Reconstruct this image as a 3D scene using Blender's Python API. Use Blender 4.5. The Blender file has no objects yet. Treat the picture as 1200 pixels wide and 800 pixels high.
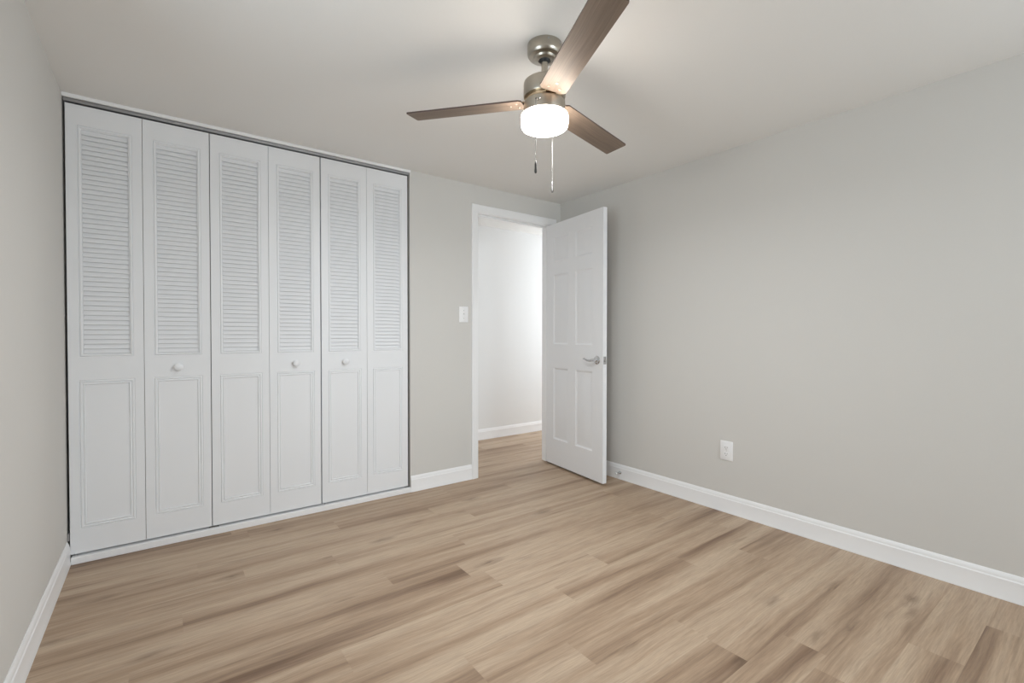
import bpy, bmesh, math, random
from mathutils import Vector, Matrix

random.seed(7)
S = bpy.context.scene
COL = S.collection
PI = math.pi

# ------------------------------------------------------------------ camera
CAM = Vector((-2.8191, -3.0630, 1.1034))
YAW, PITCH, ROLL, FPX = -0.6419, -0.0138, 0.0004, 550.75
fw = Vector((-math.sin(YAW) * math.cos(PITCH), math.cos(YAW) * math.cos(PITCH), math.sin(PITCH)))
rt = Vector((math.cos(YAW), math.sin(YAW), 0))
up = rt.cross(fw)
r2 = rt * math.cos(ROLL) + up * math.sin(ROLL)
u2 = -rt * math.sin(ROLL) + up * math.cos(ROLL)
cam_data = bpy.data.cameras.new('camera')
cam_data.sensor_width = 36.0
cam_data.lens = FPX * 36.0 / 1200.0
cam_data.clip_start = 0.02
cam = bpy.data.objects.new('camera', cam_data)
COL.objects.link(cam)
m = Matrix((r2, u2, -fw)).transposed().to_4x4()
m.translation = CAM
cam.matrix_world = m
S.camera = cam

# ------------------------------------------------------------------ light
S.view_settings.view_transform = 'Standard'
S.view_settings.look = 'None'
S.view_settings.gamma = 1.0
S.view_settings.exposure = 0.0
S.view_settings.use_curve_mapping = False
try:
    S.cycles.use_denoising = True
    S.cycles.max_bounces = 14
    S.cycles.diffuse_bounces = 10
    S.cycles.sample_clamp_indirect = 6.0
except Exception:
    pass

world = bpy.data.worlds.new('daylight')
S.world = world
world.use_nodes = True
bg = world.node_tree.nodes['Background']
bg.inputs['Color'].default_value = (0.80, 0.90, 1.0, 1)
bg.inputs['Strength'].default_value = 0.3

H = 2.25            # ceiling height
XL = -3.186         # left wall
YR = -5.20          # wall behind the camera
WT = 0.10           # wall thickness
HY = 1.087          # far wall of the hall


def area(name, loc, target, sx, sy, power, color=(1, 1, 1), spread=PI):
    d = bpy.data.lights.new(name, 'AREA')
    d.shape = 'RECTANGLE'
    d.size, d.size_y = sx, sy
    d.energy = power
    d.color = color
    d.spread = spread
    o = bpy.data.objects.new(name, d)
    COL.objects.link(o)
    o.location = loc
    o.rotation_euler = (Vector(target) - Vector(loc)).to_track_quat('-Z', 'Y').to_euler()
    return o


# daylight through the left window; the right and rear lights are added fill
WL = (-2.40, -1.45, 0.75, 2.05)      # left wall window: y0, y1, z0, z1
WE = (-4.85, -3.35, 0.75, 2.10)      # added right wall window: y0, y1, z0, z1
WR = (-1.60, -0.25, 0.75, 2.08)      # added rear wall window: x0, x1, z0, z1
area('daylight_left', (XL - 0.60, -1.95, 1.30), (0, -0.9, 1.70), 0.9, 1.3, 23, (0.80, 0.92, 1.0))
area('added_fill_right', (0.45, -4.15, 1.15), (-3.0, -1.1, 1.75), 1.4, 1.3, 14, (0.82, 0.93, 1.0))
area('added_fill_rear', (-0.90, YR - 0.40, 1.40), (-2.2, 0, 1.35), 1.3, 1.4, 80, (0.84, 0.94, 1.0))
# light reaching the hall from its right end, out of sight behind the door
area('hall_light', (1.95, 0.60, 1.45), (-0.2, 0.62, 1.15), 0.70, 1.1, 20, (0.96, 0.98, 1.0))
FAN_GLOW = 34.0
# the bulbs' light leaving the underside of the fan's drum shade
area('fan_lamp', (-1.5915, -1.636, 1.9115), (-1.5915, -1.635, 0), 0.15, 0.15, 14, (0.93, 0.97, 1.0))

# ------------------------------------------------------------------ materials


def mat(name, color, rough=0.5, metal=0.0, spec=0.5, bump=0.0, bscale=120.0, emit=None, estr=0.0, var=0.0):
    mm = bpy.data.materials.new(name)
    mm.use_nodes = True
    nt = mm.node_tree
    b = nt.nodes['Principled BSDF']
    b.inputs['Base Color'].default_value = (*color, 1)
    b.inputs['Roughness'].default_value = rough
    b.inputs['Metallic'].default_value = metal
    b.inputs['Specular IOR Level'].default_value = spec
    if emit:
        b.inputs['Emission Color'].default_value = (*emit, 1)
        b.inputs['Emission Strength'].default_value = estr
    if bump or var:
        tc = nt.nodes.new('ShaderNodeTexCoord')
        nz = nt.nodes.new('ShaderNodeTexNoise')
        nz.inputs['Scale'].default_value = bscale
        nz.inputs['Detail'].default_value = 4
        nt.links.new(tc.outputs['Object'], nz.inputs['Vector'])
        if bump:
            bp = nt.nodes.new('ShaderNodeBump')
            bp.inputs['Strength'].default_value = bump
            bp.inputs['Distance'].default_value = 0.002
            nt.links.new(nz.outputs['Fac'], bp.inputs['Height'])
            nt.links.new(bp.outputs['Normal'], b.inputs['Normal'])
        if var:
            mx = nt.nodes.new('ShaderNodeMix')
            mx.data_type = 'RGBA'
            mx.inputs['A'].default_value = (*[c * (1 - var) for c in color], 1)
            mx.inputs['B'].default_value = (*[min(1, c * (1 + var)) for c in color], 1)
            nt.links.new(nz.outputs['Fac'], mx.inputs['Factor'])
            nt.links.new(mx.outputs['Result'], b.inputs['Base Color'])
    return mm


M = {}
M['wall'] = mat('greige_wall_paint', (0.648, 0.636, 0.612), 0.75, spec=0.25, bump=0.06, bscale=160, var=0.012)
M['ceiling'] = mat('ceiling_paint', (0.825, 0.820, 0.805), 0.85, spec=0.2, bump=0.05, bscale=140, var=0.012)
M['hall'] = mat('white_hall_paint', (0.82, 0.83, 0.835), 0.7, spec=0.25, bump=0.05, bscale=160)
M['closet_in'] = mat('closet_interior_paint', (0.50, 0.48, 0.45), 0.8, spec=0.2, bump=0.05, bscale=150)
M['trim'] = mat('white_trim_paint', (0.88, 0.885, 0.895), 0.35, spec=0.45, bump=0.02, bscale=60)
M['door'] = mat('white_door_paint', (0.820, 0.830, 0.850), 0.42, spec=0.4, bump=0.03, bscale=90)
M['closet_door'] = mat('white_closet_door_paint', (0.805, 0.818, 0.840), 0.45, spec=0.4, bump=0.03, bscale=90)
M['plate'] = mat('white_plastic', (0.86, 0.86, 0.87), 0.3, spec=0.5, bump=0.01, bscale=80)
M['slot'] = mat('dark_slot', (0.05, 0.05, 0.05), 0.6, bump=0.02)
M['chrome'] = mat('satin_chrome', (0.62, 0.62, 0.63), 0.22, metal=1.0, bump=0.02, bscale=200)
M['nickel'] = mat('brushed_nickel', (0.46, 0.42, 0.36), 0.30, metal=1.0, bump=0.03, bscale=220)
M['lamplit_nickel'] = mat('lamplit_nickel_band', (0.66, 0.52, 0.36), 0.12, metal=1.0, bump=0.02, bscale=200)  # polished nickel, the lamp's warm reflection put into its base colour
M['fob'] = mat('dark_fob_metal', (0.035, 0.032, 0.03), 0.5, bump=0.02, bscale=200)
M['chain'] = mat('ball_chain_metal', (0.07, 0.065, 0.06), 0.5, metal=0.0, bump=0.02, bscale=200)
M['steel'] = mat('zinc_steel', (0.42, 0.42, 0.43), 0.4, metal=1.0, bump=0.04, bscale=200)
M['socket'] = mat('black_socket', (0.02, 0.02, 0.02), 0.5, bump=0.02)
M['glass'] = mat('lit_opal_glass', (0.95, 0.93, 0.88), 0.2, emit=(1.0, 0.91, 0.81), estr=FAN_GLOW, bump=0.01)
M['rubber'] = mat('white_rubber', (0.75, 0.75, 0.74), 0.6, bump=0.02)
M['pane'] = bpy.data.materials.new('window_glass')
M['pane'].use_nodes = True
_nt = M['pane'].node_tree
_nt.nodes.remove(_nt.nodes['Principled BSDF'])
_t = _nt.nodes.new('ShaderNodeBsdfTransparent')
_g = _nt.nodes.new('ShaderNodeBsdfGlossy')
_g.inputs['Roughness'].default_value = 0.02
_f = _nt.nodes.new('ShaderNodeMixShader')
_f.inputs[0].default_value = 0.06
_nt.links.new(_t.outputs[0], _f.inputs[1])
_nt.links.new(_g.outputs[0], _f.inputs[2])
_nt.links.new(_f.outputs[0], _nt.nodes['Material Output'].inputs['Surface'])


def wood(name, light, mid, dark, attr=None, axis_scale=(0.75, 8.5), grain=(9.0, 190.0), rough=0.45, knots=True, contrast=1.0, coord='Object'):
    """long-grained wood whose grain runs along local x"""
    mm = bpy.data.materials.new(name)
    mm.use_nodes = True
    nt = mm.node_tree
    N = nt.nodes
    L = nt.links
    b = N['Principled BSDF']
    tc = N.new('ShaderNodeTexCoord')
    pos = tc.outputs[coord]

    def vmath(op, a, bb):
        n = N.new('ShaderNodeVectorMath')
        n.operation = op
        for i, v in enumerate((a, bb)):
            if isinstance(v, tuple):
                n.inputs[i].default_value = v
            else:
                L.new(v, n.inputs[i])
        return n.outputs[0]

    def fmath(op, a, bb=0.0, clamp=False):
        n = N.new('ShaderNodeMath')
        n.operation = op
        n.use_clamp = clamp
        for i, v in enumerate((a, bb)):
            if isinstance(v, (int, float)):
                n.inputs[i].default_value = v
            else:
                L.new(v, n.inputs[i])
        return n.outputs[0]

    def noise(vec, scale, detail=3, rough_=0.55, dist=0.0):
        n = N.new('ShaderNodeTexNoise')
        n.inputs['Scale'].default_value = scale
        n.inputs['Detail'].default_value = detail
        n.inputs['Roughness'].default_value = rough_
        n.inputs['Distortion'].default_value = dist
        L.new(vec, n.inputs['Vector'])
        return n.outputs['Fac']

    def mrange(v, a, bb, c, d):
        n = N.new('ShaderNodeMapRange')
        n.inputs['From Min'].default_value = a
        n.inputs['From Max'].default_value = bb
        n.inputs['To Min'].default_value = c
        n.inputs['To Max'].default_value = d
        L.new(v, n.inputs['Value'])
        return n.outputs['Result']

    def mix(f, a, bb, blend='MIX'):
        n = N.new('ShaderNodeMix')
        n.data_type = 'RGBA'
        n.blend_type = blend
        for key, v in (('Factor', f), ('A', a), ('B', bb)):
            if isinstance(v, tuple):
                n.inputs[key].default_value = (*v, 1)
            elif isinstance(v, (int, float)):
                n.inputs[key].default_value = v
            else:
                L.new(v, n.inputs[key])
        return n.outputs['Result']

    tone = None
    if attr:
        at = N.new('ShaderNodeAttribute')
        at.attribute_name = attr
        off = vmath('MULTIPLY', at.outputs['Color'], (37.0, 23.0, 11.0))
        pos = vmath('ADD', pos, off)
        sx = N.new('ShaderNodeSeparateColor')
        L.new(at.outputs['Color'], sx.inputs[0])
        tone = sx.outputs['Blue']
    # slow bend of the grain
    bend = noise(vmath('MULTIPLY', pos, (1.4, 2.0, 1.0)), 1.0, 2)
    bv = N.new('ShaderNodeCombineXYZ')
    L.new(fmath('MULTIPLY', fmath('SUBTRACT', bend, 0.5), 0.05), bv.inputs['Y'])
    pos = vmath('ADD', pos, bv.outputs[0])
    raw = N.new('ShaderNodeTexCoord').outputs[coord]
    band = noise(vmath('MULTIPLY', pos, (axis_scale[0], axis_scale[1], 1.0)), 1.0, 3, 0.5, 0.12)
    streak = noise(vmath('MULTIPLY', pos, (axis_scale[0] * 1.9, axis_scale[1] * 3.6, 1.0)), 1.0, 4, 0.6, 0.3)
    fine = noise(vmath('MULTIPLY', pos, (grain[0], grain[1], 1.0)), 1.0, 5, 0.65, 0.0)
    v = fmath('ADD', fmath('MULTIPLY', band, 0.64), fmath('MULTIPLY', streak, 0.36))
    if attr:
        # broad figure that carries on from board to board
        wide = noise(vmath('MULTIPLY', raw, (0.50, 8.5, 1.0)), 1.0, 3, 0.5, 0.25)
        v = fmath('ADD', fmath('MULTIPLY', v, 0.62), fmath('MULTIPLY', wide, 0.38))
    if tone is not None:
        v = fmath('ADD', v, fmath('MULTIPLY', fmath('SUBTRACT', tone, 0.5), 0.03))
    ramp = N.new('ShaderNodeValToRGB')
    e = ramp.color_ramp.elements
    k = 0.5
    e[0].position = k - 0.19 / contrast
    e[0].color = (*dark, 1)
    e[1].position = k + 0.11 / contrast
    e[1].color = (*light, 1)
    e2 = e.new(k - 0.04 / contrast)
    e2.color = (*mid, 1)
    L.new(v, ramp.inputs['Fac'])
    colr = ramp.outputs['Color']
    # open pores / fine grain
    g = mrange(fine, 0.32, 0.7, 0.80, 1.12)
    gc = N.new('ShaderNodeCombineColor')
    for i in range(3):
        L.new(g, gc.inputs[i])
    colr = mix(1.0, colr, gc.outputs[0], 'MULTIPLY')
    # thin dark streaks
    thin = noise(vmath('MULTIPLY', pos, (2.2, 42.0, 1.0)), 1.0, 2, 0.5, 0.2)
    tf = mrange(thin, 0.62, 0.78, 0.0, 0.45)
    colr = mix(tf, colr, tuple(c * 0.72 for c in dark))
    if knots:
        vo = N.new('ShaderNodeTexVoronoi')
        vo.inputs['Scale'].default_value = 1.0
        L.new(vmath('MULTIPLY', pos, (2.0, 6.2, 1.0)), vo.inputs['Vector'])
        kn = mrange(vo.outputs['Distance'], 0.03, 0.20, 0.75, 0.0)
        colr = mix(fmath('MULTIPLY', kn, mrange(noise(vmath('MULTIPLY', pos, (14, 60, 1)), 1.0, 3), 0.35, 0.6, 0.25, 1.0)), colr, tuple(c * 0.62 for c in dark))
    L.new(colr, b.inputs['Base Color'])
    b.inputs['Roughness'].default_value = rough
    b.inputs['Specular IOR Level'].default_value = 0.35
    bp = N.new('ShaderNodeBump')
    bp.inputs['Strength'].default_value = 0.12
    bp.inputs['Distance'].default_value = 0.001
    L.new(fine, bp.inputs['Height'])
    L.new(bp.outputs['Normal'], b.inputs['Normal'])
    return mm


M['floor'] = wood('oak_plank_floor', (0.505, 0.384, 0.277), (0.405, 0.288, 0.196), (0.190, 0.116, 0.073), attr='plank', axis_scale=(0.50, 8.0), contrast=1.4)
M['blade'] = wood('grey_brown_blade_wood', (0.235, 0.180, 0.140), (0.200, 0.150, 0.115), (0.155, 0.112, 0.085),
                  axis_scale=(1.2, 16), grain=(4.0, 260.0), rough=0.5, knots=False)
M['blade_edge'] = mat('dark_blade_edge', (0.07, 0.04, 0.03), 0.5, bump=0.03)

# ------------------------------------------------------------------ mesh helpers


def quad(bm, a, b, c, d, mi=0):
    f = bm.faces.new([bm.verts.new(v) for v in (a, b, c, d)])
    f.material_index = mi
    return f


def box(bm, x0, x1, y0, y1, z0, z1, bev=0.0, mat4=None, seg=1, mi=0):
    vs = [bm.verts.new((x, y, z)) for x in (x0, x1) for y in (y0, y1) for z in (z0, z1)]
    idx = [(0, 1, 3, 2), (4, 6, 7, 5), (0, 4, 5, 1), (2, 3, 7, 6), (0, 2, 6, 4), (1, 5, 7, 3)]
    fs = []
    for i in idx:
        f = bm.faces.new([vs[j] for j in i])
        f.material_index = mi
        fs.append(f)
    geom = vs
    if bev > 0:
        es = list({e for f in fs for e in f.edges})
        r = bmesh.ops.bevel(bm, geom=es, offset=bev, segments=seg, affect='EDGES', profile=0.5)
        geom = list({v for f in r['faces'] for v in f.verts} | {v for v in vs if v.is_valid})
    if mat4 is not None:
        bmesh.ops.transform(bm, matrix=mat4, verts=[v for v in geom if v.is_valid])
    return geom


def lathe(bm, prof, n=48, mat4=None, cap0=True, cap1=True, mi=0):
    """prof: list of (radius, z), revolved about z"""
    rings = []
    allv = []
    for r, z in prof:
        if r < 1e-6:
            v = bm.verts.new((0, 0, z))
            rings.append([v])
            allv.append(v)
        else:
            rg = [bm.verts.new((r * math.cos(2 * PI * i / n), r * math.sin(2 * PI * i / n), z)) for i in range(n)]
            rings.append(rg)
            allv += rg
    for a, b in zip(rings, rings[1:]):
        for i in range(n):
            j = (i + 1) % n
            if len(a) == 1 and len(b) == 1:
                continue
            if len(a) == 1:
                f = bm.faces.new((a[0], b[i], b[j]))
            elif len(b) == 1:
                f = bm.faces.new((a[i], b[0], a[j]))
            else:
                f = bm.faces.new((a[i], b[i], b[j], a[j]))
            f.material_index = mi
    if cap0 and len(rings[0]) > 1:
        bm.faces.new(rings[0])
    if cap1 and len(rings[-1]) > 1:
        bm.faces.new(rings[-1])
    if mat4 is not None:
        bmesh.ops.transform(bm, matrix=mat4, verts=allv)
    return allv


def tube(bm, pts, rad, n=12):
    """round tube through points; rad a number or one per point"""
    pts = [Vector(p) for p in pts]
    rads = rad if isinstance(rad, (list, tuple)) else [rad] * len(pts)
    rings = []
    prev = None
    for i, p in enumerate(pts):
        t = (pts[min(i + 1, len(pts) - 1)] - pts[max(i - 1, 0)]).normalized()
        if prev is None:
            a = t.cross(Vector((0, 0, 1)))
            if a.length < 1e-3:
                a = t.cross(Vector((1, 0, 0)))
        else:
            a = prev - t * prev.dot(t)
        a.normalize()
        prev = a
        b = t.cross(a)
        rings.append([bm.verts.new(p + (a * math.cos(2 * PI * k / n) + b * math.sin(2 * PI * k / n)) * rads[i]) for k in range(n)])
    for r0, r1 in zip(rings, rings[1:]):
        for k in range(n):
            j = (k + 1) % n
            bm.faces.new((r0[k], r0[j], r1[j], r1[k]))
    bm.faces.new(rings[0])
    bm.faces.new(rings[-1])


def extrude_profile(bm, prof, p0, p1, out, up_=Vector((0, 0, 1)), m0=0.0, m1=0.0):
    """closed profile [(d, h)] swept from p0 to p1; d along out, h along up_; m0/m1 shift the ends by m*d (mitres)"""
    p0, p1, out = Vector(p0), Vector(p1), Vector(out)
    ax = (p1 - p0).normalized()
    A = [bm.verts.new(p0 + out * d + up_ * h + ax * (m0 * d)) for d, h in prof]
    B = [bm.verts.new(p1 + out * d + up_ * h + ax * (m1 * d)) for d, h in prof]
    n = len(prof)
    for i in range(n):
        j = (i + 1) % n
        bm.faces.new((A[i], A[j], B[j], B[i]))
    bm.faces.new(A)
    bm.faces.new(B)


def finish(bm, name, material, parent=None, loc=None, rot=None, angle=32, smooth=True):
    bmesh.ops.recalc_face_normals(bm, faces=bm.faces[:])
    if smooth:
        for f in bm.faces:
            f.smooth = True
        lim = math.radians(angle)
        for e in bm.edges:
            e.smooth = not (len(e.link_faces) != 2 or e.calc_face_angle(0) > lim)
    me = bpy.data.meshes.new(name)
    bm.to_mesh(me)
    bm.free()
    for mm in (material if isinstance(material, (list, tuple)) else [material]):
        me.materials.append(mm)
    o = bpy.data.objects.new(name, me)
    COL.objects.link(o)
    if parent:
        o.parent = parent
    if loc is not None:
        o.location = loc
    if rot is not None:
        o.rotation_euler = rot
    return o


def tag(o, label=None, cat=None, group=None, kind=None):
    if label:
        o['label'] = label
    if cat:
        o['category'] = cat
    if group:
        o['group'] = group
    if kind:
        o['kind'] = kind
    return o


def empty(name, loc, rotz=0.0):
    o = bpy.data.objects.new(name, None)
    COL.objects.link(o)
    o.location = loc
    o.rotation_euler = (0, 0, rotz)
    o.empty_display_size = 0.05
    return o


def dup(o, parent=None, kids=None):
    c = o.copy()
    COL.objects.link(c)
    c.parent = parent
    for ch in CHILDREN(o):
        dup(ch, c)
    return c


def CHILDREN(o):
    return [x for x in COL.objects if x.parent == o]


def struct(bm, name, material, label, cat, **k):
    return tag(finish(bm, name, material, **k), label, cat, kind='structure')


def solid(boxes, name, material, label, cat):
    bm = bmesh.new()
    for b in boxes:
        box(bm, *b)
    return struct(bm, name, material, label, cat, smooth=False)


# ------------------------------------------------------------------ room shell
# floor: one mesh, each plank a face that carries its own seed
PW, PL = 0.148, 1.22
seams = {(-0.208): -2.438, (-0.356): -2.010, (-0.504): -2.688, (-0.800): -2.142, (-0.948): -2.760, (-1.096): -2.004,
         (-1.244): -0.470, (-1.540): -2.322, (-1.688): -1.448, (-1.836): -0.775, (-1.984): -1.660, (-2.132): -1.230,
         (-2.280): -1.237, (-2.428): -0.991, (-2.724): -0.678}
bm = bmesh.new()
lay = bm.faces.layers.float_color.new('plank')
rng = random.Random(21)
x_min, x_max = XL - 0.11, 2.2
y = 0.088 + PW * 8
rows = []
while y > YR - 0.1:
    rows.append(round(y - PW, 3))
    y -= PW
for y0 in rows:
    sx = seams.get(y0, rng.uniform(-3, -1.8))
    k0 = math.floor((x_min - sx) / PL)
    x = sx + k0 * PL
    while x < x_max:
        a, b = max(x, x_min), min(x + PL, x_max)
        if b - a > 1e-4:
            f = quad(bm, (a, y0, 0), (b, y0, 0), (b, y0 + PW, 0), (a, y0 + PW, 0))
            f[lay] = (rng.random(), rng.random(), rng.random(), 1)
        x += PL
bmesh.ops.recalc_face_normals(bm, faces=bm.faces[:])
for f in bm.faces:
    if f.normal.z < 0:
        f.normal_flip()
me = bpy.data.meshes.new('floor')
bm.to_mesh(me)
bm.free()
me.materials.append(M['floor'])
floor = bpy.data.objects.new('floor', me)
COL.objects.link(floor)
tag(floor, 'light brown oak plank floor running through the room and hall', 'floor', kind='structure')

solid([(XL - 0.15, 2.3, YR - 0.15, HY + 0.15, H, H + 0.1)], 'ceiling', M['ceiling'],
      'plain off-white painted ceiling carrying the fan', 'ceiling')

y0, y1, z0, z1 = WL
solid([(XL - WT, XL, YR - WT, y0, 0, H), (XL - WT, XL, y1, 0.75, 0, H), (XL - WT, XL, y0, y1, 0, z0), (XL - WT, XL, y0, y1, z1, H)],
      'wall_left', M['wall'], 'greige painted wall beside the louvered closet', 'wall')
x0, x1, z0, z1 = WR
solid([(XL, x0, YR - WT, YR, 0, H), (x1, 0, YR - WT, YR, 0, H), (x0, x1, YR - WT, YR, 0, z0), (x0, x1, YR - WT, YR, z1, H)],
      'wall_rear', M['wall'], 'greige painted wall opposite the closet with an added window', 'wall')
y0, y1, z0, z1 = WE
solid([(0, WT, YR - WT, y0, 0, H), (0, WT, y1, 0, 0, H), (0, WT, y0, y1, 0, z0), (0, WT, y0, y1, z1, H)], 'wall_right', M['wall'], 'greige painted wall with the power outlet, behind the open door', 'wall')

OX0, OX1, OZ = -0.858, -0.120, 2.042      # finished doorway
CX0, CX1 = XL, -1.421                      # closet opening
solid([(CX1, OX0 - 0.018, 0, WT, 0, H), (OX0 - 0.018, OX1 + 0.018, 0, WT, OZ + 0.018, H), (OX1 + 0.018, WT, 0, WT, 0, H)],
      'wall_back', M['wall'], 'greige painted wall between closet and doorway, with light switch', 'wall')
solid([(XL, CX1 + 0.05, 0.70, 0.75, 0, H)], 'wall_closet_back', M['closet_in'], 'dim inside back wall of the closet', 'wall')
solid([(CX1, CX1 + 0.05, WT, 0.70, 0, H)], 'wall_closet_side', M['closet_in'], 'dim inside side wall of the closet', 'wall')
solid([(-1.37, 2.2, HY, HY + 0.1, 0, H)], 'wall_hall', M['hall'], 'bright white hall wall seen through the doorway', 'wall')
solid([(2.1, 2.2, WT, HY, 0, H)], 'wall_hall_right', M['hall'], 'white wall closing the right end of the hall', 'wall')
solid([(-1.371, -1.27, WT, HY, 0, H)], 'wall_hall_left', M['hall'], 'white wall closing the closet end of the hall', 'wall')
solid([(WT, 2.1, WT - 0.1, WT, 0, H)], 'wall_hall_front', M['hall'], 'white near wall of the hall past the door', 'wall')

# baseboards
BB = [(0, 0), (0.0135, 0), (0.0135, 0.010), (0.0115, 0.016), (0.0115, 0.084), (0.0085, 0.090), (0.0085, 0.096), (0.0050, 0.106), (0.0025, 0.112), (0, 0.112)]


def baseboard(name, p0, p1, out, label, m0=0.0, m1=0.0):
    bm = bmesh.new()
    extrude_profile(bm, BB, p0, p1, out, m0=m0, m1=m1)
    struct(bm, name, M['trim'], label, 'baseboard', angle=20)


baseboard('baseboard_right', (0, YR, 0), (0, -0.001, 0), (-1, 0, 0), 'white baseboard along the wall with the power outlet', 1, -1)
baseboard('baseboard_left', (XL, YR, 0), (XL, -0.001, 0), (1, 0, 0), 'white baseboard running up to the closet corner', 1, 0)
baseboard('baseboard_back', (CX1 + 0.001, 0, 0), (OX0 - 0.057, 0, 0), (0, -1, 0), 'short white baseboard between closet and doorway')
baseboard('baseboard_rear', (XL, YR, 0), (0, YR, 0), (0, 1, 0), 'white baseboard under the added rear window', 1, -1)
baseboard('baseboard_hall', (-1.27, HY, 0), (2.1, HY, 0), (0, -1, 0), 'white baseboard on the hall wall through the doorway')

# door frame: casing both sides, jamb, stop
CAS = [(0.000, 0.000), (0.000, 0.009), (0.006, 0.012), (0.018, 0.012), (0.024, 0.014), (0.042, 0.017), (0.052, 0.017), (0.057, 0.014), (0.057, 0.0)]
frame = empty('trim_1', (0, 0, 0))
tag(frame, 'white door frame with moulded casing around the open doorway', 'door frame', kind='structure')


def casing(yface, sgn, parent):
    rev = 0.004
    a0, a1, top = OX0 - rev, OX1 + rev, OZ + rev
    bm = bmesh.new()
    paths = []
    for d, t in CAS:
        yy = yface + sgn * t
        paths.append([(a0 - d, yy, 0), (a0 - d, yy, top + d), (a1 + d, yy, top + d), (a1 + d, yy, 0)])
    rows_ = [[bm.verts.new(p) for p in path] for path in paths]
    n = len(rows_)
    for i in range(n):
        r0, r1 = rows_[i], rows_[(i + 1) % n]
        for k in range(3):
            bm.faces.new((r0[k], r0[k + 1], r1[k + 1], r1[k]))
    bm.faces.new([r[0] for r in rows_])
    bm.faces.new([r[3] for r in rows_])
    return finish(bm, 'casing', M['trim'], parent, angle=20)


casing(0, -1, frame)
casing(WT, 1, frame)
bm = bmesh.new()
box(bm, OX0 - 0.018, OX0, -0.001, WT + 0.001, 0, OZ + 0.018)
box(bm, OX1, OX1 + 0.018, -0.001, WT + 0.001, 0, OZ + 0.018)
box(bm, OX0, OX1, -0.001, WT + 0.001, OZ, OZ + 0.018)
finish(bm, 'jamb', M['trim'], frame, smooth=False)
bm = bmesh.new()
box(bm, OX0, OX0 + 0.011, 0.038, 0.073, 0, OZ, 0.002)
box(bm, OX1 - 0.011, OX1, 0.038, 0.073, 0, OZ, 0.002)
box(bm, OX0 + 0.011, OX1 - 0.011, 0.038, 0.073, OZ - 0.011, OZ, 0.002)
finish(bm, 'stop_strip', M['trim'], frame, smooth=False)
bm = bmesh.new()
box(bm, OX0 - 0.0005, OX0 + 0.0015, 0.006, 0.034, 0.885, 0.955, 0.0005)
finish(bm, 'strike_plate', M['chrome'], frame, smooth=False)

# closet opening: head strip under the ceiling and the low strip the doors stand over
bm = bmesh.new()
box(bm, CX0, CX1 + 0.006, -0.007, 0.0035, H - 0.0180, H, 0.0015)
struct(bm, 'trim_2', M['trim'], 'thin white head strip along the ceiling above the closet doors', 'trim', smooth=False)
bm = bmesh.new()
box(bm, CX0 + 0.0135, CX1 + 0.0005, -0.0115, 0.050, 0, 0.034, 0.002)
struct(bm, 'trim_3', M['trim'], 'low white sill strip on the floor under the closet doors', 'trim', smooth=False)

# windows out of view; right and rear ones added to carry fill


def window(name, axis, a0, a1, z0, z1, w, label, sg=1):
    root = empty(name, ((w, (a0 + a1) / 2, z0) if axis == 'y' else ((a0 + a1) / 2, w, z0)))
    tag(root, label, 'window', kind='structure')

    def bx(bm, a, b, d0, d1, c, d, bev=0.002):
        if axis == 'y':
            d0, d1 = sorted((w + sg * (d0 - w), w + sg * (d1 - w)))
            box(bm, d0, d1, a, b, c, d, bev)
        else:
            box(bm, a, b, d0, d1, c, d, bev)
    ox = root.location.copy()
    bm = bmesh.new()
    f = 0.045
    dd = (w - 0.085, w - 0.025)
    bx(bm, a0, a0 + f, *dd, z0, z1)
    bx(bm, a1 - f, a1, *dd, z0, z1)
    bx(bm, a0 + f, a1 - f, *dd, z0, z0 + f)
    bx(bm, a0 + f, a1 - f, *dd, z1 - f, z1)
    bx(bm, a0 + f, a1 - f, w - 0.07, w - 0.04, (z0 + z1) / 2 - 0.02, (z0 + z1) / 2 + 0.02)
    o = finish(bm, 'window_frame', M['trim'], root, smooth=False)
    o.location = -ox
    bm = bmesh.new()
    bx(bm, a0 + f, a1 - f, w - 0.057, w - 0.053, z0 + f, z1 - f, 0)
    o = finish(bm, 'pane', M['pane'], root, smooth=False)
    o.location = -ox
    bm = bmesh.new()
    bx(bm, a0 - 0.03, a1 + 0.03, w + 0.0005, w + 0.035, z0 - 0.02, z0)
    o = finish(bm, 'sill', M['trim'], root, smooth=False)
    o.location = -ox


window('window_1', 'y', WL[0], WL[1], WL[2], WL[3], XL, 'white framed window in the wall beside the closet')
window('added_window_3', 'y', WE[0], WE[1], WE[2], WE[3], 0, 'added white framed fill window in the wall with the power outlet', -1)
window('added_window_2', 'x', WR[0], WR[1], WR[2], WR[3], YR, 'added white framed fill window in the wall facing the closet')

# ------------------------------------------------------------------ panelled slabs


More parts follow.
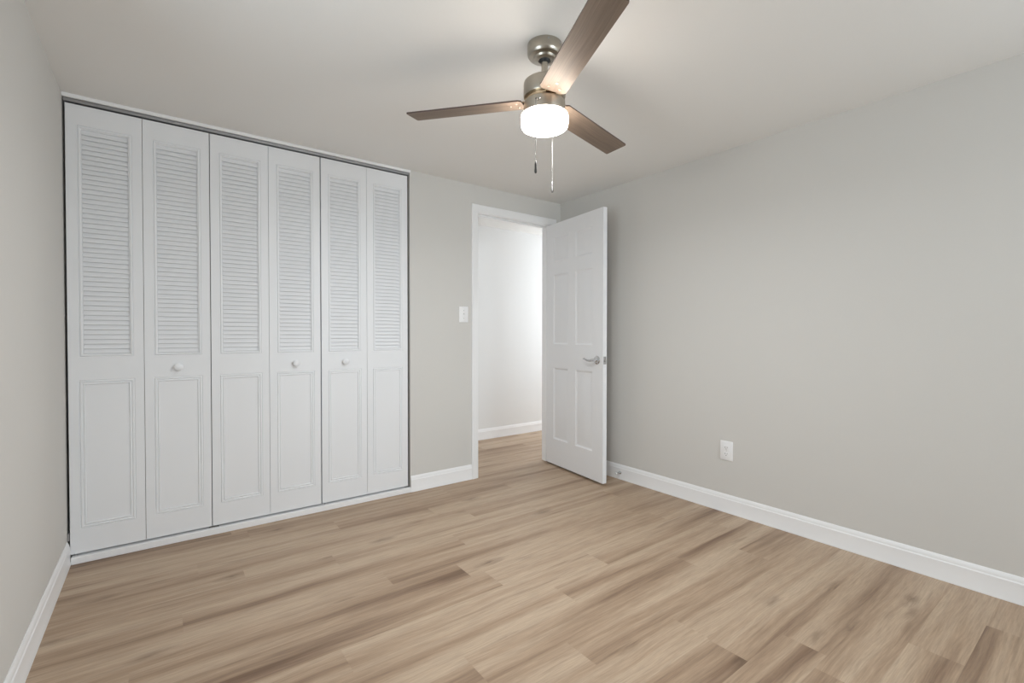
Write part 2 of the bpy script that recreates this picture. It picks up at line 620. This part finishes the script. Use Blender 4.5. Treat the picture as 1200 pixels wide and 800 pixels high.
def panel_slab(bm, w, h, t, panels, rings, holes=(), hole_rings=(), back=True, edge=0.0015):
    """slab from x 0..w, z 0..h, front face y=0 (faces -y), back y=t; panels get inset moulding rings [(inset, depth)]"""
    rects = list(panels) + list(holes)
    xs = sorted({0.0, w} | {v for r in rects for v in r[:2]})
    zs = sorted({0.0, h} | {v for r in rects for v in r[2:]})
    sides = [(0.0, 1.0)] + ([(t, -1.0)] if back else [])
    for yb, sg in sides:
        for xa, xb in zip(xs, xs[1:]):
            for za, zb in zip(zs, zs[1:]):
                cx, cz = (xa + xb) / 2, (za + zb) / 2
                if any(r[0] < cx < r[1] and r[2] < cz < r[3] for r in rects):
                    continue
                quad(bm, (xa, yb, za), (xb, yb, za), (xb, yb, zb), (xa, yb, zb))
        for r in panels:
            prev = None
            for ins, dep in rings:
                cur = [(r[0] + ins, yb + sg * dep, r[2] + ins), (r[1] - ins, yb + sg * dep, r[2] + ins),
                       (r[1] - ins, yb + sg * dep, r[3] - ins), (r[0] + ins, yb + sg * dep, r[3] - ins)]
                if prev:
                    for i in range(4):
                        j = (i + 1) % 4
                        quad(bm, prev[i], prev[j], cur[j], cur[i])
                prev = cur
            quad(bm, *prev)
        for r in holes:
            prev = None
            for ins, dep in hole_rings:
                cur = [(r[0] + ins, yb + sg * dep, r[2] + ins), (r[1] - ins, yb + sg * dep, r[2] + ins),
                       (r[1] - ins, yb + sg * dep, r[3] - ins), (r[0] + ins, yb + sg * dep, r[3] - ins)]
                if prev:
                    for i in range(4):
                        j = (i + 1) % 4
                        quad(bm, prev[i], prev[j], cur[j], cur[i])
                prev = cur
    for a, b in (((0, 0), (w, 0)), ((w, 0), (w, h)), ((w, h), (0, h)), ((0, h), (0, 0))):
        n = 1
        quad(bm, (a[0], 0, a[1]), (b[0], 0, b[1]), (b[0], t, b[1]), (a[0], t, a[1]))
    bmesh.ops.remove_doubles(bm, verts=bm.verts[:], dist=1e-5)


# ------------------------------------------------------------------ bifold closet doors
DZ = 0.045            # underside of the closet doors
DH = 2.162            # their height
LW, LT = 0.2870, 0.028
HOLE = (0.0400, LW - 0.0400, 0.950, 2.066)        # louvered opening of a leaf
LOWP = (0.0370, LW - 0.0370, 0.118, 0.838)        # lower panel
BEAD = [(0, 0), (0.0015, 0.0025), (0.0035, 0.0025), (0.0055, -0.0020), (0.0105, -0.0020), (0.0125, 0.0020), (0.0165, 0.0020),
        (0.0185, -0.0012), (0.0215, -0.0012), (0.0235, 0.0040)]
LBEAD = [(0, 0), (0.0015, 0.0025), (0.0035, 0.0025), (0.0055, -0.0020), (0.0105, -0.0020), (0.0125, 0.0020), (0.0160, 0.0030), (0.0165, LT / 2)]


def leaf_mesh():
    bm = bmesh.new()
    panel_slab(bm, LW, DH, LT, [LOWP], BEAD, [HOLE], LBEAD)
    return bm


def louver_mesh():
    bm = bmesh.new()
    x0, x1 = HOLE[0] + 0.0165, HOLE[1] - 0.0165
    z0, z1 = HOLE[2] + 0.0165, HOLE[3] - 0.0165
    n = 46
    pitch = (z1 - z0) / n
    tilt = math.radians(22)
    half = 0.0133
    th = 0.0021
    for i in range(n):
        zc = z0 + (i + 0.5) * pitch
        # outer lower edge leans out to the front (-y), upper edge leans in
        T = Matrix.Translation(((x0 + x1) / 2, 0.0105, zc)) @ Matrix.Rotation(-tilt, 4, 'X')
        zz0, zz1 = -half, half
        if i == 0:
            zz0 = -half * 0.90
        if i == n - 1:
            zz1 = half * 1.15
        box(bm, -(x1 - x0) / 2, (x1 - x0) / 2, -th, th, zz0, zz1, 0.0008, T)
    return bm


def knob_mesh():
    bm = bmesh.new()
    T = Matrix.Rotation(PI / 2, 4, 'X')
    lathe(bm, [(0.0105, 0.0), (0.0105, 0.002), (0.0085, 0.005), (0.0080, 0.010), (0.0125, 0.015), (0.0185, 0.018), (0.0200, 0.022),
               (0.0190, 0.0255), (0.0140, 0.0285), (0.006, 0.0297), (0.0, 0.030)], 32, T)
    return bm


def make_bifold():
    root = empty('bifold_closet_door', (0, 0, 0))
    leaves = []
    lf = finish(leaf_mesh(), 'leaf', M['closet_door'], root, loc=(0, 0, DZ), angle=25)
    lv = finish(louver_mesh(), 'louver', M['closet_door'], lf, angle=25)
    leaves.append(lf)
    l2 = lf.copy()
    COL.objects.link(l2)
    l2.location = (LW + 0.0020, 0, DZ)
    v2 = lv.copy()
    COL.objects.link(v2)
    v2.parent = l2
    leaves.append(l2)
    # pivots that ride in the track and in the floor bracket
    for nm, x, za, zb in (('pivot_pin', 0.03, DZ + DH, H - 0.028), ('pivot_pin', 2 * LW - 0.03, DZ + DH, H - 0.028), ('floor_pin', 0.018, 0.034, DZ)):
        bm = bmesh.new()
        lathe(bm, [(0.0045, za - 0.002), (0.0045, zb)], 16, Matrix.Translation((x, LT / 2, 0)))
        finish(bm, nm, M['steel'], root)
    # the hinge knuckles on the rear of the fold
    for z in (0.25, 1.1, 1.95):
        bm = bmesh.new()
        lathe(bm, [(0.004, z - 0.03), (0.004, z + 0.03)], 12, Matrix.Translation((LW + 0.001, LT + 0.003, DZ)))
        box(bm, LW - 0.024, LW + 0.026, LT, LT + 0.0015, DZ + z - 0.03, DZ + z + 0.03)
        finish(bm, 'hinge', M['steel'], root)
    return root, leaves


FY = 0.006
bifold, leaves = make_bifold()
knob_proto = finish(knob_mesh(), 'knob', M['closet_door'], leaves[1], loc=(LW / 2, 0, 0.888))
xs_ = (-3.1755, -2.5955, -2.0125)
doors = [bifold]
for i in (1, 2):
    r = bifold.copy()
    COL.objects.link(r)
    k = 0
    for ch in [c for c in COL.objects if c.parent == bifold]:
        c = ch.copy()
        COL.objects.link(c)
        c.parent = r
        is_right = ch.location.x > 0.1 and ch.name.startswith('leaf')
        is_left = ch.location.x < 0.1 and ch.name.startswith('leaf')
        for g in [q for q in COL.objects if q.parent == ch]:
            if g.name.startswith('knob'):
                continue
            d = g.copy()
            COL.objects.link(d)
            d.parent = c
        if (i == 1 and is_right) or (i == 2 and is_left):
            d = knob_proto.copy()
            COL.objects.link(d)
            d.parent = c
    doors.append(r)
G = 'white louvered bifold closet doors'
LBL = ('white louvered bifold closet door in the room corner by the greige side wall',
       'middle one of the three white louvered bifold closet doors',
       'white louvered bifold closet door nearest the light switch, knob on its left leaf')
for d, x, l in zip(doors, xs_, LBL):
    d.location = (x, FY, 0)
    tag(d, l, 'closet door', G, 'thing')

# the track the pivots run in
bm = bmesh.new()
ty = FY + LT / 2
for (ya, yb, za, zb) in ((ty - 0.013, ty - 0.0115, H - 0.034, H - 0.017), (ty + 0.0115, ty + 0.013, H - 0.034, H - 0.017), (ty - 0.0115, ty + 0.0115, H - 0.0185, H - 0.017)):
    box(bm, CX0 + 0.004, CX1 - 0.004, ya, yb, za, zb)
o = finish(bm, 'closet_track', M['steel'], smooth=False)
tag(o, 'grey metal channel hanging under the head strip above the closet doors', 'track', kind='thing')
# brackets
for x0_, x1_, lbl in ((XL + 0.0137, XL + 0.040, 'small metal pivot bracket in the closet corner just above the baseboard'),
                      (xs_[1] - 0.016, xs_[1] + 0.030, 'small metal floor bracket under the gap between first and middle closet doors'),
                      (CX1 - 0.034, CX1 - 0.002, 'small metal floor bracket at the closet end by the short baseboard')):
    bm = bmesh.new()
    if x0_ < XL + 0.02:
        box(bm, XL + 0.0005, XL + 0.0085, FY + 0.000, FY + 0.026, 0.1125, 0.150, 0.0010)
    else:
        box(bm, x0_, x1_, FY + 0.001, FY + 0.026, 0.034, 0.0380, 0.0008)
    o = finish(bm, 'pivot_bracket', M['steel'], smooth=False)
    tag(o, lbl, 'bracket', 'closet door brackets', 'thing')

# ------------------------------------------------------------------ six-panel door
A = Vector((-0.158, 0.003, 0))
B = Vector((-0.239, -0.708, 0))
du = (B - A).normalized()
SW, SH, ST = 0.728, 2.018, 0.035
door = empty('door_1', (A.x, A.y, 0.016))
door.rotation_euler = (0, 0, math.atan2(du.y, du.x))
# local x runs from hinge to free edge; the face towards the closet must be y=0 facing -y locally
tag(door, 'white six-panel door standing open into the room', 'door', kind='structure')
cols = ((0.108, 0.305), (0.405, 0.608))
rws = ((0.215, 0.812), (1.012, 1.590), (1.700, 1.902))
RNG = [(0, 0), (0.003, 0.004), (0.008, 0.0065), (0.013, 0.0085), (0.018, 0.0085), (0.045, 0.0025)]
bm = bmesh.new()
panel_slab(bm, SW, SH, ST, [(c[0], c[1], r[0], r[1]) for c in cols for r in rws], RNG)
slab = finish(bm, 'door_leaf', M['door'], door, angle=20)
# which local side faces the camera: local -y rotated
ang = door.rotation_euler.z
ny = Vector((math.sin(ang), -math.cos(ang), 0))      # world direction of local -y
if ny.dot(CAM - A) < 0:
    # mirror so that the slab lies behind the visible face
    slab.scale = (1, -1, 1)
    sgn = -1
else:
    sgn = 1


def lever(side):
    """side +1: on the visible face, -1: on the other face"""
    bm = bmesh.new()
    lz = 0.902
    lx = SW - 0.064
    Mx = Matrix.Translation((lx, 0, lz)) @ Matrix.Rotation(PI / 2, 4, 'X')
    lathe(bm, [(0.0, 0.0), (0.031, 0.0), (0.032, 0.003), (0.030, 0.007), (0.022, 0.011), (0.014, 0.013), (0.0115, 0.016), (0.0105, 0.045), (0.0, 0.045)], 40, Mx)
    tube(bm, [(lx + 0.006, -0.043, lz), (lx - 0.010, -0.045, lz), (lx - 0.032, -0.046, lz - 0.005), (lx - 0.058, -0.046, lz - 0.004),
              (lx - 0.082, -0.045, lz + 0.003), (lx - 0.102, -0.043, lz + 0.008), (lx - 0.112, -0.042, lz + 0.006)],
         [0.0095, 0.0095, 0.0080, 0.0070, 0.0068, 0.0062, 0.0040], 14)
    o = finish(bm, 'lever_handle', M['chrome'], door)
    if side * sgn < 0:
        o.scale = (1, -1, 1)
    if side < 0:
        o.location = (0, sgn * ST, 0)
    o['label'] = 'chrome lever handle'


lever(1)
lever(-1)
bm = bmesh.new()
box(bm, SW - 0.0005, SW + 0.0012, sgn * ST / 2 - 0.0125, sgn * ST / 2 + 0.0125, 0.874, 0.930, 0.0005)
lp = finish(bm, 'latch_plate', M['chrome'], door, smooth=False)
bm = bmesh.new()
box(bm, SW + 0.001, SW + 0.011, sgn * ST / 2 - 0.006, sgn * ST / 2 + 0.006, 0.892, 0.912, 0.002)
finish(bm, 'latch', M['chrome'], lp, smooth=False)
for z in (0.18, 1.0, 1.83):
    bm = bmesh.new()
    lathe(bm, [(0.0055, z - 0.045), (0.0055, z + 0.045)], 16, Matrix.Translation((-0.004, sgn * (ST + 0.004), 0)))
    box(bm, -0.0016, -0.0001, min(sgn * 0.006, sgn * ST), max(sgn * 0.006, sgn * ST), z - 0.044, z + 0.044)
    finish(bm, 'hinge', M['chrome'], door)

# ------------------------------------------------------------------ ceiling fan
FX, FYc = -1.5915, -1.636
fan = empty('ceiling_fan', (FX, FYc, H))
tag(fan, 'three-blade ceiling fan in brushed nickel with grey-brown wood blades and lit drum light', 'ceiling fan', kind='thing')


def fpart(prof, name, material, parent=None, n=64, **k):
    bm = bmesh.new()
    lathe(bm, [(r, z - H) if parent is None else (r, z - H) for r, z in prof], n)
    return finish(bm, name, material, parent or fan, **k)


canopy = fpart([(0.0, 2.2236), (0.0655, 2.2236), (0.0665, 2.2220), (0.0665, 2.190), (0.0650, 2.183), (0.0600, 2.177), (0.0500, 2.174), (0.0440, 2.1735),
                (0.0420, 2.170), (0.0400, 2.167), (0.0320, 2.164), (0.0240, 2.164), (0.0225, 2.168), (0.0, 2.168)], 'canopy', M['nickel'])
for a in (-2.05, -1.2, 1.5):
    bm = bmesh.new()
    T = Matrix.Rotation(a, 4, 'Z') @ Matrix.Translation((0.0660, 0, 2.213 - H)) @ Matrix.Rotation(PI / 2, 4, 'Y')
    lathe(bm, [(0.0036, 0), (0.0036, 0.001), (0.0025, 0.0022), (0, 0.0026)], 16, T)
    finish(bm, 'canopy_screw', M['steel'], canopy)
fpart([(0.0, 2.1695), (0.0215, 2.1695), (0.0215, 2.166), (0.018, 2.160), (0.0130, 2.156), (0.0, 2.156)], 'hanger_ball', M['socket'], n=40)
fpart([(0.0, 2.160), (0.0125, 2.160), (0.0125, 2.098), (0.0185, 2.096), (0.0195, 2.090), (0.0195, 2.078), (0, 2.078)], 'downrod', M['nickel'], n=40)
fpart([(0.0, 2.0860), (0.060, 2.0855), (0.0740, 2.083), (0.0800, 2.078), (0.0815, 2.071), (0.0815, 2.026), (0.0800, 2.022), (0.070, 2.021), (0.0, 2.021)],
      'motor_housing', M['nickel'])
fpart([(0.0, 2.0215), (0.0700, 2.0215), (0.0715, 2.017), (0.0715, 2.0070), (0.0700, 2.0025), (0.0, 2.0025)], 'flywheel', M['lamplit_nickel'])
ring = fpart([(0.0, 2.0030), (0.0780, 2.0025), (0.0800, 2.0000), (0.0800, 1.957), (0.0790, 1.954), (0.0, 1.954)], 'light_ring', M['nickel'])
shade = fpart([(0.0, 1.9545), (0.0830, 1.9545), (0.0890, 1.9530), (0.0908, 1.9480), (0.0908, 1.9180), (0.0895, 1.9110), (0.0860, 1.9060), (0.0800, 1.9030),
               (0.0600, 1.9000), (0.0300, 1.8985), (0.0, 1.8980)], 'light_shade', M['glass'])
for a in (-2.5, -0.4, 1.7):
    bm = bmesh.new()
    T = Matrix.Rotation(a, 4, 'Z') @ Matrix.Translation((0.0797, 0, 1.985 - H)) @ Matrix.Rotation(PI / 2, 4, 'Y')
    lathe(bm, [(0.0030, 0), (0.0030, 0.001), (0.0022, 0.0022), (0, 0.0026)], 16, T)
    finish(bm, 'ring_screw', M['steel'], ring)

# blades: local x outwards
BL0, BL1 = 0.084, 0.5685


def blade_mesh():
    bm = bmesh.new()
    t = 0.0028
    prof = []
    hw0, hw1 = 0.0515, 0.0525
    rc = 0.006
    pts = [(BL0, -hw0 * 0.80), (BL0 + 0.012, -hw0), (BL1 - rc, -hw1), (BL1 - rc * 0.3, -hw1 + rc * 0.3), (BL1, -hw1 + rc),
           (BL1, hw1 - rc), (BL1 - rc * 0.3, hw1 - rc * 0.3), (BL1 - rc, hw1), (BL0 + 0.012, hw0), (BL0, hw0 * 0.80)]
    top = [bm.verts.new((x, y, t)) for x, y in pts]
    bot = [bm.verts.new((x, y, -t)) for x, y in pts]
    bm.faces.new(top)
    bm.faces.new(list(reversed(bot)))
    n = len(pts)
    for i in range(n):
        j = (i + 1) % n
        f = bm.faces.new((bot[i], bot[j], top[j], top[i]))
        f.material_index = 1
    return bm


def screw_mesh():
    bm = bmesh.new()
    lathe(bm, [(0.0048, -0.0028), (0.0048, -0.0036), (0.0036, -0.0048), (0.0, -0.0054)], 18)
    return bm


def iron_mesh():
    bm = bmesh.new()
    box(bm, 0.055, 0.150, -0.021, 0.021, 0.0028, 0.0055, 0.0008)
    return bm


blade = finish(blade_mesh(), 'blade', [M['blade'], M['blade_edge']], fan, smooth=False)
s0 = finish(screw_mesh(), 'screw', M['nickel'], blade, loc=(0.108, -0.022, 0))
s1 = s0.copy(); s1.location = (0.108, 0.022, 0); COL.objects.link(s1)
s2 = s0.copy(); s2.location = (0.138, 0.0, 0); COL.objects.link(s2)
iron = finish(iron_mesh(), 'blade_iron', M['lamplit_nickel'], blade, smooth=False)
blades = [blade]
for i in (1, 2):
    c = blade.copy()
    COL.objects.link(c)
    for ch in (s0, s1, s2, iron):
        d = ch.copy()
        COL.objects.link(d)
        d.parent = c
    blades.append(c)
for b_, az, droop in zip(blades, (127.4, 248.25, 372.2), (0.028, 0.0377, -0.022)):
    R_ = Matrix.Rotation(math.radians(az), 4, 'Z') @ Matrix.Rotation(-droop, 4, 'Y') @ Matrix.Rotation(-0.163, 4, 'X')
    b_.location = (0, 0, 2.0050 - H)
    b_.rotation_euler = R_.to_euler()

# pull chains
fh = Vector((CAM.x - FX, CAM.y - FYc, 0)).normalized()          # from the fan to the viewer's side
rh = Vector((-fh.y, fh.x, 0))
for nm, off, zend in (('pull_chain', rh * -0.0325 + fh * 0.094, 1.699), ('pull_chain', rh * 0.0320 - fh * 0.094, 1.684)):
    if off.dot(rt) > 0 and nm and zend > 1.69:
        off = off - rt * (2 * off.dot(rt))
    bm = bmesh.new()
    d = off.normalized()
    ztop = 1.978 - H
    tube(bm, [d * 0.076 + Vector((0, 0, ztop)), d * (off.length - 0.006) + Vector((0, 0, ztop)), off + Vector((0, 0, ztop - 0.004))], 0.0028, 10)
    z = ztop - 0.006
    zb = zend + 0.044 - H
    while z > zb:
        bmesh.ops.create_icosphere(bm, subdivisions=1, radius=0.0013, matrix=Matrix.Translation(off + Vector((0, 0, z))))
        z -= 0.0034
    tube(bm, [off + Vector((0, 0, ztop - 0.003)), off + Vector((0, 0, zb))], 0.0004, 6)
    ch = finish(bm, nm, M['chain'], fan, angle=60)
    bm = bmesh.new()
    lathe(bm, [(0.0015, zb + 0.001), (0.0032, zb - 0.003), (0.0040, zb - 0.010), (0.0040, zb - 0.026), (0.0046, zb - 0.031), (0.0046, zb - 0.038), (0.0028, zb - 0.043), (0.0, zb - 0.044)],
          20, Matrix.Translation(off))
    finish(bm, 'fob', M['fob'], ch)

for ch in [c for c in COL.objects if c.parent == fan]:
    ch.location = Vector((0, 0, 0.0272)) + ch.location * 1.0237
    ch.scale = (1.0237, 1.0237, 1.0237)

# ------------------------------------------------------------------ switch, outlet, door stop
sw = empty('light_switch', (-0.988, 0, 1.258))
tag(sw, 'white toggle light switch on the wall beside the doorway', 'light switch', kind='thing')
bm = bmesh.new()
box(bm, -0.0395, 0.0395, -0.006, 0.0, -0.060, 0.060, 0.003, seg=2)
finish(bm, 'cover_plate', M['plate'], sw, angle=50)
bm = bmesh.new()
box(bm, -0.0055, 0.0055, -0.0068, -0.0055, -0.013, 0.013, 0.0004)
pl = finish(bm, 'toggle_collar', M['plate'], sw, smooth=False)
bm = bmesh.new()
box(bm, -0.004, 0.004, -0.016, 0.0, -0.005, 0.005, 0.0012, Matrix.Translation((0, -0.004, 0.002)) @ Matrix.Rotation(math.radians(-28), 4, 'X'))
finish(bm, 'toggle', M['plate'], sw, smooth=False)
for z in (-0.030, 0.030):
    bm = bmesh.new()
    lathe(bm, [(0.0032, 0.0055), (0.0030, 0.0066), (0, 0.0070)], 16, Matrix.Translation((0, 0, z)) @ Matrix.Rotation(PI / 2, 4, 'X'))
    finish(bm, 'screw', M['chrome'], sw)

ot = empty('power_outlet', (0, -1.527, 0.384), -PI / 2)
tag(ot, 'white duplex power outlet low on the bare wall', 'power outlet', kind='thing')
bm = bmesh.new()
box(bm, -0.0400, 0.0400, -0.006, 0.0, -0.060, 0.060, 0.003, seg=2)
finish(bm, 'cover_plate', M['plate'], ot, angle=50)
for z in (-0.0195, 0.0195):
    bm = bmesh.new()
    box(bm, -0.0165, 0.0165, -0.0075, -0.005, z - 0.0140, z + 0.0140, 0.0011)
    f = finish(bm, 'receptacle', M['plate'], ot, smooth=False)
    bm = bmesh.new()
    box(bm, -0.0075, -0.0055, -0.0079, -0.0070, z - 0.003, z + 0.006)
    box(bm, 0.0055, 0.0075, -0.0079, -0.0070, z - 0.002, z + 0.005)
    lathe(bm, [(0.0024, 0.0070), (0.0024, 0.0079)], 14, Matrix.Translation((0, 0, z - 0.0085)) @ Matrix.Rotation(PI / 2, 4, 'X'))
    finish(bm, 'slots', M['slot'], f, smooth=False)
bm = bmesh.new()
lathe(bm, [(0.0030, 0.0055), (0.0028, 0.0066), (0, 0.0070)], 16, Matrix.Rotation(PI / 2, 4, 'X'))
finish(bm, 'screw', M['chrome'], ot)

ds = empty('door_stop', (-0.0115, -0.690, 0.052))
tag(ds, 'small metal spring door stop on the baseboard just past the open door', 'door stop', kind='thing')
Rm = Matrix.Rotation(-PI / 2, 4, 'Y')
bm = bmesh.new()
lathe(bm, [(0.0, 0.0), (0.0125, 0.0), (0.0125, 0.003), (0.008, 0.007), (0.0055, 0.010), (0.0, 0.010)], 24, Rm)
finish(bm, 'base', M['chrome'], ds)
bm = bmesh.new()
pts = []
for i in range(12 * 9 + 1):
    a = 2 * PI * i / 12
    pts.append((-0.008 - 0.034 * i / (12 * 9), 0.0052 * math.cos(a), 0.0052 * math.sin(a)))
tube(bm, pts, 0.0016, 6)
finish(bm, 'spring', M['chrome'], ds, angle=80)
bm = bmesh.new()
lathe(bm, [(0.0, 0.040), (0.0070, 0.040), (0.0075, 0.042), (0.0075, 0.050), (0.0060, 0.053), (0.0, 0.054)], 20, Rm)
finish(bm, 'rubber_tip', M['rubber'], ds)
